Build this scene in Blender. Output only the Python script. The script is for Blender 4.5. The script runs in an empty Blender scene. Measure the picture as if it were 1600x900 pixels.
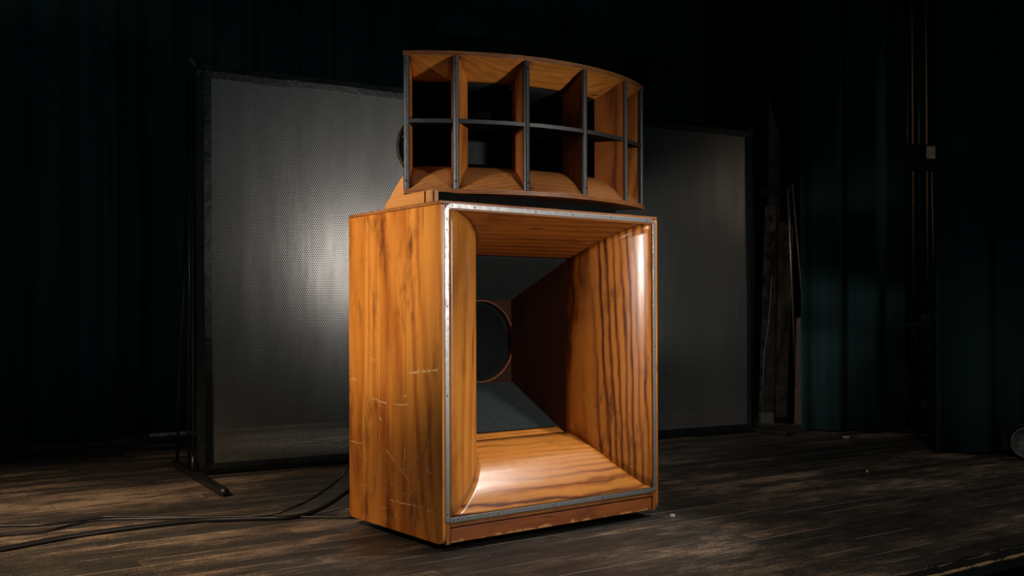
import bpy, bmesh, math, random
from mathutils import Vector, Matrix, noise
random.seed(7)
C = bpy.context.scene.collection
sc = bpy.context.scene

# ------------------------------------------------------------------ camera, world, lights
F_PX, CY, ROLL, PIT, CAMZ = 1593.0, 490.04, -0.0034, 0.0013, 0.83
cam = bpy.data.cameras.new('camera'); co = bpy.data.objects.new('camera', cam); C.objects.link(co)
cam.sensor_width = 36.0; cam.lens = F_PX / 1600 * 36.0
cam.shift_y = (CY - 450) / 1600.0
cam.clip_start = 0.05; cam.clip_end = 60
fw = Vector((0, math.cos(PIT), math.sin(PIT))); up0 = Vector((0, -math.sin(PIT), math.cos(PIT)))
rt = Vector((1, 0, 0)) * math.cos(ROLL) + up0 * math.sin(ROLL)
up = -Vector((1, 0, 0)) * math.sin(ROLL) + up0 * math.cos(ROLL)
M = Matrix((rt, up, -fw)).transposed().to_4x4(); M.translation = Vector((0, 0, CAMZ))
co.matrix_world = M
sc.camera = co

W = bpy.data.worlds.new('stage_dark'); sc.world = W; W.use_nodes = True
W.node_tree.nodes['Background'].inputs[0].default_value = (0.25, 0.8, 1.0, 1)
W.node_tree.nodes['Background'].inputs[1].default_value = 0.065
sc.view_settings.view_transform = 'Standard'; sc.view_settings.look = 'None'
sc.view_settings.exposure = 0.0; sc.view_settings.gamma = 1.0
sc.view_settings.use_curve_mapping = False

def light(name, kind, loc, target, power, color, size=0.3, spot=None, blend=0.6, size_y=None, spread=None):
    l = bpy.data.lights.new(name, kind); l.energy = power; l.color = color
    if kind == 'AREA':
        l.size = size
        if size_y: l.shape = 'RECTANGLE'; l.size_y = size_y
        if spread: l.spread = math.radians(spread)
    else: l.shadow_soft_size = size
    if kind == 'SPOT': l.spot_size = math.radians(spot); l.spot_blend = blend
    o = bpy.data.objects.new(name, l); C.objects.link(o); o.location = loc
    o.rotation_euler = (Vector(target) - Vector(loc)).to_track_quat('-Z', 'Y').to_euler()
    return o
WARM = (1.0, 0.83, 0.66); NEU = (1.0, 0.92, 0.84); COOL = (0.75, 0.9, 1.0)
light('key_right', 'SPOT', (2.15, 2.35, 1.18), (0.20, 3.72, 1.02), 135, NEU, 0.10, 52, 0.8)
light('high_right', 'SPOT', (2.35, 3.75, 3.2), (0.12, 3.80, 0.10), 260, NEU, 0.14, 25, 0.5)
light('key_left', 'SPOT', (-2.65, 1.95, 1.75), (-0.55, 3.94, 1.10), 430, NEU, 0.14, 31, 1.0)
light('backdrop_light', 'SPOT', (0.13, 4.90, 1.20), (-0.55, 5.8, 1.42), 44, (1.0, 0.95, 0.88), 0.09, 116, 1.0)
light('floor_wash_left', 'SPOT', (-2.7, 1.2, 3.2), (-2.05, 3.35, 0.0), 950, (1.0, .72, .48), 0.3, 50, 1.0)
light('floor_wash_right', 'SPOT', (1.2, 0.7, 3.6), (1.75, 3.85, 0.0), 210, (1.0, .86, .74), 0.3, 57, 1.0)
light('backdrop_light_low', 'SPOT', (0.42, 5.02, 0.95), (1.03, 6.85, 1.15), 38, (1.0, 0.97, 0.9), 0.07, 44, 0.8)  # added lamp, unseen behind the cabinet, lifts the right part of the screen
light('behind_screen', 'SPOT', (-0.75, 7.1, 2.6), (-1.22, 6.9, 0.0), 230, (1.0, 0.95, 0.88), 0.1, 34, 1.0)
light('added_wing_fill', 'SPOT', (3.75, 6.5, 1.9), (2.95, 7.42, 1.9), 7, (1.0, 0.78, 0.6), 0.1, 100, 0.8)  # added unseen lamp, brightens the rods between the right curtains

# ------------------------------------------------------------------ geometry helpers
def link(name, me, mat=None, parent=None):
    o = bpy.data.objects.new(name, me); C.objects.link(o)
    if mat:
        me.materials.clear(); me.materials.append(mat)
    if parent: o.parent = parent
    return o
def fin(name, bm, mat, parent=None, smooth=False, bevel=0.0, seg=2):
    bmesh.ops.recalc_face_normals(bm, faces=bm.faces)
    me = bpy.data.meshes.new(name); bm.to_mesh(me); bm.free()
    if smooth:
        for p in me.polygons: p.use_smooth = True
    o = link(name, me, mat, parent)
    if bevel > 0:
        m = o.modifiers.new('bevel', 'BEVEL'); m.width = bevel; m.segments = seg; m.limit_method = 'ANGLE'; m.angle_limit = math.radians(40)
    return o
def bbox(bm, x0, x1, y0, y1, z0, z1):
    v = [bm.verts.new(p) for p in ((x0,y0,z0),(x1,y0,z0),(x1,y1,z0),(x0,y1,z0),(x0,y0,z1),(x1,y0,z1),(x1,y1,z1),(x0,y1,z1))]
    for f in ((0,3,2,1),(4,5,6,7),(0,1,5,4),(1,2,6,5),(2,3,7,6),(3,0,4,7)): bm.faces.new([v[i] for i in f])
    return v
def box(name, x0, x1, y0, y1, z0, z1, mat, parent=None, bevel=0.0):
    bm = bmesh.new(); bbox(bm, x0, x1, y0, y1, z0, z1); return fin(name, bm, mat, parent, bevel=bevel)
def prism_bm(bm, poly, lo, hi, axis):   # poly in the two other axes, in order (y,z) / (x,z) / (x,y)
    def P(a, b, h): return (h, a, b) if axis == 'x' else ((a, h, b) if axis == 'y' else (a, b, h))
    A = [bm.verts.new(P(a, b, lo)) for a, b in poly]; B = [bm.verts.new(P(a, b, hi)) for a, b in poly]
    n = len(poly)
    bm.faces.new(A[::-1]); bm.faces.new(B)
    for i in range(n): bm.faces.new((A[i], A[(i+1) % n], B[(i+1) % n], B[i]))
def prism(name, poly, lo, hi, axis, mat, parent=None, bevel=0.0):
    bm = bmesh.new(); prism_bm(bm, poly, lo, hi, axis); return fin(name, bm, mat, parent, bevel=bevel)
def sheet(name, fn, nu, nv, mat, parent=None, thick=0.0, smooth=True, off=1):
    bm = bmesh.new()
    g = [[bm.verts.new(fn(i / nu, j / nv)) for j in range(nv + 1)] for i in range(nu + 1)]
    for i in range(nu):
        for j in range(nv): bm.faces.new((g[i][j], g[i+1][j], g[i+1][j+1], g[i][j+1]))
    me = bpy.data.meshes.new(name); bm.to_mesh(me); bm.free()
    if smooth:
        for p in me.polygons: p.use_smooth = True
    o = link(name, me, mat, parent)
    if thick:
        m = o.modifiers.new('solid', 'SOLIDIFY'); m.thickness = thick; m.offset = off
    return o
def catmull(pts, n=8):
    P = [Vector(p) for p in pts]; P = [2*P[0]-P[1]] + P + [2*P[-1]-P[-2]]; out = []
    for i in range(1, len(P) - 2):
        for k in range(n):
            t = k / n; a, b, c, d = P[i-1:i+3]
            out.append(0.5 * ((2*b) + (c-a)*t + (2*a-5*b+4*c-d)*t*t + (3*b-a-3*c+d)*t**3))
    out.append(P[-2]); return out
def tube_bm(bm, pts, r, n=10, cap=True):
    pts = [Vector(p) for p in pts]; rings = []
    up_ = Vector((0, 0, 1)); t0 = (pts[1] - pts[0]).normalized()
    if abs(t0.dot(up_)) > .95: up_ = Vector((1, 0, 0))
    a = t0.cross(up_).normalized()
    for i, p in enumerate(pts):
        t = (pts[min(i+1, len(pts)-1)] - pts[max(i-1, 0)]).normalized()
        a = (a - t * a.dot(t)).normalized(); b = t.cross(a)
        rr = r[i] if isinstance(r, (list, tuple)) else r
        rings.append([bm.verts.new(p + (a * math.cos(2*math.pi*k/n) + b * math.sin(2*math.pi*k/n)) * rr) for k in range(n)])
    for i in range(len(rings) - 1):
        for k in range(n): bm.faces.new((rings[i][k], rings[i][(k+1) % n], rings[i+1][(k+1) % n], rings[i+1][k]))
    if cap: bm.faces.new(rings[0][::-1]); bm.faces.new(rings[-1])
def tube(name, pts, r, mat, parent=None, n=10):
    bm = bmesh.new(); tube_bm(bm, pts, r, n); return fin(name, bm, mat, parent, smooth=True)
def lathe(name, prof, mat, parent=None, n=48, cen=(0,0,0), axis=(0,-1,0)):   # prof: (radius, height along axis)
    bm = bmesh.new(); ax = Vector(axis).normalized(); q = Vector((0,0,1)).rotation_difference(ax); c = Vector(cen)
    rings = []
    for r, h in prof:
        rings.append([bm.verts.new(c + q @ Vector((r*math.cos(2*math.pi*k/n), r*math.sin(2*math.pi*k/n), h))) for k in range(n)] if r > 1e-5 else [bm.verts.new(c + q @ Vector((0,0,h)))])
    for A, B in zip(rings, rings[1:]):
        for k in range(n):
            a = A[k % len(A)]; b = A[(k+1) % len(A)]; d = B[k % len(B)]; e = B[(k+1) % len(B)]
            f = [x for i, x in enumerate((a, b, e, d)) if x not in (a, b, e, d)[:i]]
            if len(f) > 2: bm.faces.new(f)
    return fin(name, bm, mat, parent, smooth=True)
def thing(name, label, cat, loc=(0,0,0), rz=0.0, group=None):
    o = bpy.data.objects.new(name, None); C.objects.link(o); o.location = loc; o.rotation_euler = (0, 0, rz)
    o.empty_display_size = .1
    return tag(o, label, cat, group)
def tag(o, label, cat, group=None):
    o['label'] = label; o['category'] = cat
    if group: o['group'] = group
    return o
def rough_round(poly, idx, r, n=5):      # round chosen corners of a polygon
    out = []
    N = len(poly)
    for i, p in enumerate(poly):
        p = Vector(p)
        if i in idx:
            a = (Vector(poly[i-1]) - p).normalized(); b = (Vector(poly[(i+1) % N]) - p).normalized()
            s = p + a * r; e = p + b * r
            for k in range(n + 1):
                t = k / n; out.append(tuple(s.lerp(p, t).lerp(p.lerp(e, t), t)))
        else: out.append(tuple(p))
    return out

# pixel of a 1600x900 frame -> point at depth y, used only to place background pieces at their real distance
def at(px, py, Y):
    a = (px - 800) / F_PX; b = (CY - py) / F_PX
    X = a * math.cos(ROLL) - b * math.sin(ROLL); z = a * math.sin(ROLL) + b * math.cos(ROLL)
    return Vector((X * Y, Y, CAMZ + z * Y))
def onfloor(px, py, h=0.0):
    a = at(px, py, 1.0); t = (h - CAMZ) / (a.z - CAMZ); return Vector((a.x * t, t, h))

# ------------------------------------------------------------------ material helpers
class NT:
    def __init__(s, name):
        s.m = bpy.data.materials.new(name); s.m.use_nodes = True; s.t = s.m.node_tree; s.n = s.t.nodes; s.L = s.t.links
        s.b = s.n['Principled BSDF']; s.out = s.n['Material Output']
        s.obj = s.n.new('ShaderNodeTexCoord').outputs['Object']
    def put(s, sock, v):
        if isinstance(v, bpy.types.NodeSocket): s.L.new(v, sock)
        elif isinstance(v, (tuple, list)) and len(v) == 3 and sock.type == 'RGBA': sock.default_value = (*v, 1)
        else: sock.default_value = v
    def math(s, op, a, b=0.0, c=0.0, clamp=False):
        n = s.n.new('ShaderNodeMath'); n.operation = op; n.use_clamp = clamp
        s.put(n.inputs[0], a); s.put(n.inputs[1], b); s.put(n.inputs[2], c); return n.outputs[0]
    def vec(s, op, a, b=(0,0,0), sc=None):
        n = s.n.new('ShaderNodeVectorMath'); n.operation = op; s.put(n.inputs[0], a); s.put(n.inputs[1], b)
        if sc is not None: s.put(n.inputs['Scale'], sc)
        return n.outputs['Value'] if op in ('DOT_PRODUCT', 'LENGTH') else n.outputs[0]
    def map(s, scale=(1,1,1), loc=(0,0,0), rot=(0,0,0), src=None):
        n = s.n.new('ShaderNodeMapping'); s.put(n.inputs[0], src or s.obj)
        n.inputs['Scale'].default_value = scale; n.inputs['Location'].default_value = loc; n.inputs['Rotation'].default_value = rot
        return n.outputs[0]
    def noise(s, v, scale=5, detail=3, rough=.5, dist=0.0):
        n = s.n.new('ShaderNodeTexNoise'); s.put(n.inputs['Vector'], v); n.inputs['Scale'].default_value = scale
        n.inputs['Detail'].default_value = detail; n.inputs['Roughness'].default_value = rough; n.inputs['Distortion'].default_value = dist
        return n.outputs[0]
    def ramp(s, v, stops, interp='LINEAR'):
        n = s.n.new('ShaderNodeValToRGB'); s.put(n.inputs[0], v); e = n.color_ramp.elements; n.color_ramp.interpolation = interp
        while len(e) < len(stops): e.new(.5)
        for k, (p, c) in enumerate(stops): e[k].position = p; e[k].color = (*c, 1) if isinstance(c, tuple) else (c, c, c, 1)
        return n.outputs[0]
    def mix(s, f, a, b, mode='MIX'):
        n = s.n.new('ShaderNodeMix'); n.data_type = 'RGBA'; n.blend_type = mode
        s.put(n.inputs[0], f); s.put(n.inputs[6], a); s.put(n.inputs[7], b); return n.outputs[2]
    def sstep(s, v, a, b, lo=0.0, hi=1.0):
        n = s.n.new('ShaderNodeMapRange'); n.interpolation_type = 'SMOOTHSTEP'; s.put(n.inputs[0], v)
        for i, x in enumerate((a, b, lo, hi)): n.inputs[i+1].default_value = x
        return n.outputs[0]
    def sep(s, v=None):
        n = s.n.new('ShaderNodeSeparateXYZ'); s.put(n.inputs[0], v or s.obj); return n.outputs
    def bump(s, h, strength=.2, dist=.01):
        n = s.n.new('ShaderNodeBump'); s.put(n.inputs['Height'], h); n.inputs['Strength'].default_value = strength
        n.inputs['Distance'].default_value = dist; s.L.new(n.outputs[0], s.b.inputs['Normal'])
    def set(s, **k):
        for a, v in k.items(): s.put(s.b.inputs[{'color': 'Base Color', 'rough': 'Roughness', 'metal': 'Metallic', 'spec': 'Specular IOR Level', 'coat': 'Coat Weight', 'coatr': 'Coat Roughness', 'alpha': 'Alpha'}[a]], v)
        return s

def wood(name, grain='z', light_c=(.62,.235,.045), mid_c=(.40,.125,.02), dark_c=(.10,.022,.005), figure=9.0, contrast=.6,
         seed=0.0, rough=.33, wear=0.25, stain=.5, segs=None, edges=None, across=1.0, boards=None, streakw=.8, gs=.14, scratch=0.0, coat=.35, lin=None, warpw=3.2):
    t = NT(name)
    st = {'x': (gs, 1, 1), 'y': (1, gs, 1), 'z': (1, 1, gs)}[grain]
    st = tuple(a * across for a in st)
    p = t.map(scale=st, loc=(seed, seed * 1.7, seed * .6))
    warp = t.noise(t.map(scale=tuple(a * 2.6 if a < .5 else a for a in st), loc=(seed, 3, seed)), 11, 3, .55)
    base = t.noise(p, 3.2, 1.3, .4, .2)
    # contour lines of a smooth field: cathedral figure of rotary cut fir
    ph = t.math('ADD', t.math('MULTIPLY', base, figure * 6.283), t.math('MULTIPLY', warp, warpw))
    if lin:
        w2 = t.noise(t.map(scale=tuple(.45 if g == grain else 1 for g in 'xyz'), loc=(1, seed, 2)), 20, 2, .5)
        ph = t.math('ADD', ph, t.math('ADD', t.vec('DOT_PRODUCT', t.obj, tuple(6.283 * q for q in lin)), t.math('MULTIPLY', w2, 3.0)))
    s = t.math('ADD', t.math('MULTIPLY', t.math('SINE', ph), .5), .5)
    s = t.math('POWER', s, 1.7)
    if lin: s = t.math('MULTIPLY', s, t.sstep(t.noise(t.map(scale=st, loc=(seed, 9, 1)), 7, 3, .6), .30, .62, .25, 1.0))
    fine_st = {'x': (.02, 1, 1), 'y': (1, .02, 1), 'z': (1, 1, .02)}[grain]
    fine = t.noise(t.map(scale=fine_st, loc=(seed*2, seed, seed)), 170, 2, .7)
    mid_st = {'x': (.06, 1, 1), 'y': (1, .06, 1), 'z': (1, 1, .06)}[grain]
    streak = t.noise(t.map(scale=mid_st, loc=(seed*3+5, seed, seed)), 26, 4, .7)
    blot = t.noise(t.map(scale=tuple(.35 + .65*a for a in fine_st), loc=(seed+9, 3, seed)), 8, 6, .74)
    v = t.math('ADD', t.math('MULTIPLY', s, contrast * .95), t.math('MULTIPLY', streak, streakw))
    v = t.math('ADD', v, t.math('MULTIPLY', t.math('SUBTRACT', fine, .5), .6))
    v = t.math('SUBTRACT', v, contrast * .12 + .12 + (streakw - .55) * .5)
    col = t.ramp(v, [(0.05, light_c), (.38, tuple(.5*a+.5*b for a, b in zip(light_c, mid_c))), (.62, mid_c), (.98, dark_c)])
    col = t.mix(t.math('MULTIPLY', t.sstep(blot, .5, .72), stain), col, dark_c)
    # small dark knots / pitch streaks
    kn = t.noise(t.map(scale=mid_st, loc=(seed*5, 1, 2)), 48, 2, .5)
    col = t.mix(t.sstep(kn, .70, .76, 0, .7), col, (.03, .008, .003))
    if boards:     # glued-up boards: tone changes along one axis at given positions
        ax, cuts = boards; c = t.sep()[{'x':0,'y':1,'z':2}[ax]]
        for k, (cut, tone) in enumerate(cuts):
            f = t.math('GREATER_THAN', c, cut); col = t.mix(f, col, t.mix(1.0, col, tone, 'MULTIPLY'))
            ln = t.math('LESS_THAN', t.math('ABSOLUTE', t.math('SUBTRACT', c, cut)), .0009); col = t.mix(t.math('MULTIPLY', ln, .6), col, (.03,.008,.003))
    # worn pale spots
    wn = t.noise(t.map(loc=(seed, 4, 4)), 60, 4, .75)
    worn = t.sstep(wn, .745, .775, 0, wear)
    pale = (.72, .42, .17)
    col = t.mix(worn, col, pale)
    if scratch:
        for k, rz in enumerate(((.5, .3, .2), (-.4, .2, -.5), (.1, -.6, .9))):
            q = t.noise(t.map(scale=(1, 1, .07) if grain != 'x' else (.07, 1, 1), rot=rz, loc=(seed+k*3, k*2, seed)), 34, 2, .5)
            col = t.mix(t.sstep(q, .712, .725, 0, scratch), col, (.9, .6, .3))
    if segs:
        pc = t.vec('ADD', t.obj, t.vec('SCALE', t.vec('SUBTRACT', t.n.new('ShaderNodeTexCoord').outputs['Object'], (0,0,0)), sc=0.0))
        wob = t.n.new('ShaderNodeTexNoise'); t.put(wob.inputs['Vector'], t.obj); wob.inputs['Scale'].default_value = 45
        pc = t.vec('ADD', t.obj, t.vec('SCALE', t.vec('SUBTRACT', wob.outputs['Color'], (.5,.5,.5)), sc=.012))
        best = None
        for a, b, wd in segs:
            A = Vector(a); B = Vector(b); d = B - A
            pa = t.vec('SUBTRACT', pc, tuple(A))
            h = t.math('MULTIPLY', t.vec('DOT_PRODUCT', pa, tuple(d)), 1 / d.length_squared, clamp=True)
            q = t.vec('SUBTRACT', pa, t.vec('SCALE', tuple(d), sc=h))
            e = t.math('DIVIDE', t.vec('LENGTH', q), wd)
            best = e if best is None else t.math('MINIMUM', best, e)
        br = t.noise(t.map(), 55, 2, .6)
        m = t.math('MULTIPLY', t.sstep(best, .7, 1.3, 1, 0), t.sstep(br, .36, .5))
        col = t.mix(m, col, (.85, .5, .2))
    if edges:     # bare wood worn along given edges: list of (axis, value, width)
        xyz = t.sep(); en = t.noise(t.map(), 16, 4, .65)
        for terms in edges:
            d = None
            for ax, val, sgn in terms:
                k = t.math('MULTIPLY', t.math('SUBTRACT', xyz['xyz'.index(ax)], val), sgn)
                d = k if d is None else t.math('MINIMUM', d, k) if terms is None else t.math('ADD', d, k)
            dd = t.math('ADD', d, t.math('MULTIPLY', t.math('SUBTRACT', en, .5), .09))
            col = t.mix(t.sstep(dd, .014, .022, .85, 0), col, (.66, .33, .09))
    t.set(color=col, rough=t.math('ADD', t.math('MULTIPLY', t.noise(t.map(), 14, 4, .6), .22), rough - .08), spec=.5 if coat else .15, coat=coat, coatr=.22)
    t.bump(t.math('ADD', fine, t.math('MULTIPLY', s, .5)), .12, .002)
    return t.m
def plain(name, col, rough=.5, metal=0.0, spec=.5, var=0.0, vscale=30, bump=0.0, bscale=200, bdist=.002, coat=0):
    t = NT(name); c = col
    if var: c = t.mix(t.sstep(t.noise(t.map(), vscale, 4, .6), .35, .7), tuple(x*(1-var) for x in col), tuple(min(1, x*(1+var)) for x in col))
    t.set(color=c, rough=rough, metal=metal, spec=spec, coat=coat)
    if bump: t.bump(t.noise(t.map(), bscale, 3, .6), bump, bdist)
    return t.m

W_, D_, ZB, ZT = 1.062, .667, .030, 1.230       # bass cabinet: width, depth, bottom, top
SEG = [(0.376,0.324,0.258,0.251),(0.242,0.37,0.255,0.252),(0.255,0.252,0.21,0.225),(0.66,0.331,0.57,0.328),(0.21,0.621,0.03,0.639),(0.482,0.511,0.375,0.5),(0.335,0.499,0.226,0.504),(0.353,0.139,0.139,0.144),(0.109,0.281,0.038,0.274),(0.433,0.444,0.4,0.426),(0.587,0.316,0.575,0.274),(0.32,0.318,0.301,0.312),(0.65,0.578,0.612,0.577),(0.096,0.138,0.028,0.139)]
LENS = (ZT - ZB) / 1.2
segs = [((0, a, b), (0, c, d), .0024 if i != 4 else .0042) for i, (a, b, c, d) in enumerate(SEG)]
_r = random.Random(5)
for _k in range(24):
    _d, _z = _r.uniform(.03, .63), ZB + .62 * _r.random() ** 1.3 + .03; _l = _r.uniform(.008, .05); _a = _r.choice((_r.gauss(.1, .25), _r.gauss(.1, .25), _r.uniform(0, 3.1)))
    segs.append(((0, _d, _z), (0, _d + _l * math.cos(_a), _z + _l * math.sin(_a)), _r.uniform(.0009, .0016)))
wood_side = wood('varnished_pine_side', 'z', (.76,.27,.036), (.43,.112,.012), (.10,.020,.004), figure=9, contrast=.42, seed=1.3, rough=.34, stain=.9, streakw=1.1, segs=segs,
                 edges=[[('z', ZB, 1), ('y', 0.0, .55)], [('z', ZB, 1), ('y', D_, -1)]], boards=('y', [(.235, (.92,.86,.8)), (.42, (1.12,1.2,1.3)), (.56, (.9,.82,.7))]))
wood_front = wood('varnished_pine_edge', 'z', (.42,.15,.035), (.26,.075,.014), (.06,.015,.005), figure=4, contrast=.3, seed=2.1, rough=.4, wear=.6)
wood_kick = wood('reddish_kickboard', 'x', (.34,.095,.02), (.22,.05,.010), (.05,.012,.004), figure=6, contrast=.4, seed=3.7, rough=.45, wear=.8, stain=.8,
                 edges=[[('z', ZB - .012, 1)]])
wood_flare_v = wood('fir_plywood_flare', 'z', (.58,.19,.024), (.29,.075,.008), (.06,.012,.003), figure=17, contrast=.95, lin=(-19, 19, 0), warpw=6.5, seed=4.4, gs=.055, across=1.25, rough=.27, stain=.8, wear=.35)
wood_flare_l = wood('fir_plywood_flare_straight', 'z', (.66,.25,.04), (.44,.14,.018), (.16,.038,.008), figure=12, contrast=.5, seed=6.4, rough=.34, stain=.5, wear=.4,
                    segs=[((.16, .06, .38), (.20, .075, .40), .0015), ((.19, .07, .52), (.2, .08, .50), .0015)])
wood_flare_h = wood('fir_plywood_flare_flat', 'x', (.66,.255,.045), (.42,.135,.02), (.13,.03,.006), figure=16, contrast=.95, lin=(0, 32, 28), warpw=7.0, seed=5.6, gs=.09, rough=.26, stain=.3, wear=.5)
wood_flare_t = wood('fir_plywood_flare_top', 'x', (.32,.09,.013), (.17,.042,.006), (.045,.010,.003), figure=7, contrast=.7, lin=(0, 26, -26), warpw=4.0, seed=8.2, rough=.34, stain=.7)  # darker copy of the flare wood: the ceiling's shade is in the colour
wood_inner = wood('shade_darkened_lining', 'z', (.036,.010,.003), (.020,.006,.002), (.008,.003,.0015), figure=4, contrast=.4, seed=7.1, rough=.6, coat=0.0)  # shade deep in the bass horn painted in as near-black wood
wood_baffle = wood('near_black_baffle', 'z', (.035,.010,.004), (.018,.006,.003), (.006,.003,.002), figure=4, contrast=.3, seed=12.1, rough=.7, coat=0.0)  # reddish baffle wood darkened, throat shade is part of the colour
wood_horn_d = wood('shaded_divider', 'z', (.30,.085,.014), (.17,.042,.008), (.05,.012,.003), figure=9, contrast=.6, seed=13.1, rough=.62, across=1.5, coat=0.0)  # shaded copy of the divider wood, for walls turned from the light
wood_horn_f = wood('shaded_cell_floor', 'x', (.42,.165,.045), (.27,.09,.022), (.12,.035,.010), figure=5, contrast=.4, lin=(0, 40, 20), seed=14.3, rough=.45, across=1.4)  # darker cell wood: dim light on the cell floors is painted in
wood_horn_v = wood('mahogany_divider', 'z', (.52,.18,.032), (.32,.088,.014), (.10,.022,.005), figure=12, contrast=.6, seed=9.1, rough=.38, across=1.5)
wood_horn_h = wood('fir_cell_panel', 'x', (.64,.235,.04), (.42,.135,.018), (.17,.04,.008), figure=6, contrast=.5, lin=(0, 55, 30), warpw=4.0, seed=10.3, rough=.38, across=1.5)
wood_block = wood('orange_plywood', 'y', (.66,.27,.06), (.5,.17,.035), (.2,.05,.012), figure=2, contrast=.2, seed=11.5, rough=.5, stain=.2)

def ply_edge(name, pitch, z0):
    t = NT(name); z = t.sep()[2]
    s = t.math('SINE', t.math('MULTIPLY', t.math('SUBTRACT', z, z0), 6.283 / pitch))
    n = t.noise(t.map(scale=(.25, .25, 1.5)), 60, 4, .7)
    v = t.math('ADD', t.math('MULTIPLY', s, .28), t.math('ADD', t.math('MULTIPLY', n, .7), .12))
    t.set(color=t.ramp(v, [(.15, (.05,.014,.005)), (.5, (.24,.075,.018)), (.85, (.5,.2,.06))]), rough=.45, spec=.4)
    return t.m
ply = ply_edge('laminated_plywood_edge', .0062, 0.0)

crinkle = plain('black_crinkle_paint', (.030,.030,.031), .36, bump=1.0, bscale=260, bdist=.0012, spec=.7, var=.6, vscale=300)
blackp = plain('flat_black_lining', (.006,.009,.010), .6, spec=.25)
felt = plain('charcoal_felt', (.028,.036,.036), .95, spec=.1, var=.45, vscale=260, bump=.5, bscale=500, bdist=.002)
metal = NT('brushed_zinc_trim'); _n = metal.noise(metal.map(), 40, 5, .7)
metal.set(color=metal.ramp(_n, [(.3, (.26,.26,.26)), (.7, (.52,.52,.515))]), metal=.7, rough=metal.ramp(_n, [(.3, .5), (.7, .3)])); metal.bump(_n, .15, .002)
metal = metal.m
screwm = plain('dark_steel_screw', (.03,.028,.025), .4, metal=.8)
conem = plain('black_paper_cone', (.006,.0075,.0085), .85, spec=.15)
copper = plain('copper_toned_ring', (.22,.075,.03), .5, metal=.2)
darkbrown = plain('worn_brown_rim', (.12,.075,.045), .5, spec=.4, var=.4)
blackwood = plain('black_painted_wood', (.005,.005,.005), .8, var=.3, spec=.08)
frame_black = plain('black_gaffer_cloth', (.008,.0105,.0115), .5, spec=.35, var=.4, vscale=14, bump=.4, bscale=22, bdist=.012)
steel_black = plain('black_steel_tube', (.018,.018,.018), .38, metal=.3, spec=.6, var=.3)
steel_tube = plain('worn_grey_steel_tube', (.10,.09,.08), .38, metal=.7)
rubber = plain('black_rubber', (.010,.010,.011), .42, spec=.5)
velvet = NT('black_velour'); _v = velvet.noise(velvet.map(scale=(1,1,.1)), 6, 3, .6)
velvet.set(color=velvet.ramp(_v, [(.3, (.016,.038,.038)), (.8, (.028,.062,.062))]), rough=.95, spec=.02); velvet = velvet.m

# ------------------------------------------------------------------ stage floor
TH = math.radians(34.0)
SO = Vector((1.303, 3.225, 0)) + .072 * Vector((-math.sin(TH), math.cos(TH), 0))
def floor_mat():
    t = NT('worn_stage_planks')
    X, Y, Z = t.sep()
    pw = .098
    yy = t.math('DIVIDE', Y, pw); row = t.math('FLOOR', yy); fy = t.math('SUBTRACT', yy, row)
    rnd = t.math('FRACT', t.math('MULTIPLY', t.math('SINE', t.math('MULTIPLY', row, 12.9898)), 43758.5))
    xx = t.math('ADD', t.math('DIVIDE', X, .95), t.math('MULTIPLY', rnd, 7.0)); xi = t.math('FLOOR', xx); fx = t.math('SUBTRACT', xx, xi)
    rnd2 = t.math('FRACT', t.math('MULTIPLY', t.math('SINE', t.math('ADD', t.math('MULTIPLY', row, 78.233), t.math('MULTIPLY', xi, 37.7))), 9631.3))
    gy = t.math('LESS_THAN', t.math('MINIMUM', fy, t.math('SUBTRACT', 1.0, fy)), .022)
    gx = t.math('LESS_THAN', t.math('MINIMUM', fx, t.math('SUBTRACT', 1.0, fx)), .0030)
    p = t.map(scale=(.38, 1, 1))
    big = t.noise(t.map(scale=(.45, 1, 1), loc=(3.1, 1.7, 0)), 1.6, 5, .62, .3)
    med = t.noise(p, 10, 8, .80, .4)
    fin_ = t.noise(t.map(scale=(.04, 1, 1)), 130, 3, .7)
    gr = t.noise(t.map(), 95, 5, .85)
    v = t.math('ADD', t.math('MULTIPLY', big, .72), t.math('MULTIPLY', med, .60))
    v = t.math('ADD', t.math('SUBTRACT', v, .075), t.math('MULTIPLY', t.math('SUBTRACT', rnd2, .5), .11))
    v = t.math('ADD', v, t.math('MULTIPLY', t.math('SUBTRACT', fin_, .5), .22))
    v = t.math('ADD', v, t.math('MULTIPLY', t.math('SUBTRACT', gr, .5), .42))
    col = t.ramp(v, [(.36, (.015,.016,.015)), (.54, (.044,.040,.034)), (.63, (.085,.067,.052)), (.68, (.21,.155,.11)), (.82, (.46,.34,.23))])
    # dusty pale seams in stretches, dark elsewhere
    sm = t.noise(t.map(scale=(.35, 3, 1)), 2.2, 4, .7)
    seamc = t.mix(t.sstep(t.math('ADD', sm, t.math('MULTIPLY', t.math('SUBTRACT', gr, .5), .35)), .47, .56), (.006,.005,.005), (.42,.33,.25))
    thin = t.math('LESS_THAN', t.math('MINIMUM', fy, t.math('SUBTRACT', 1.0, fy)), .026)
    col = t.mix(t.math('MULTIPLY', thin, .8), col, seamc)
    col = t.mix(t.math('MULTIPLY', gx, .6), col, t.mix(t.sstep(sm, .45, .55), (.006,.005,.005), (.12,.09,.065)))
    # scratches across the boards and paint flecks
    sc1 = t.noise(t.map(scale=(1, .03, 1), rot=(0, 0, .35)), 38, 2, .6)
    col = t.mix(t.sstep(sc1, .755, .775, 0, .5), col, (.22,.15,.10))
    fl = t.noise(t.map(loc=(9, 2, 0)), 42, 2, .5)
    col = t.mix(t.sstep(fl, .74, .77, 0, .9), col, (.55,.45,.35))
    t.set(color=col, rough=t.ramp(gr, [(.3, .42), (.7, .62)]), spec=.35)
    h = t.math('SUBTRACT', t.math('MULTIPLY', gr, .25), t.math('MULTIPLY', gy, 1.0))
    t.bump(h, .5, .002)
    return t.m
fm = floor_mat()
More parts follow.
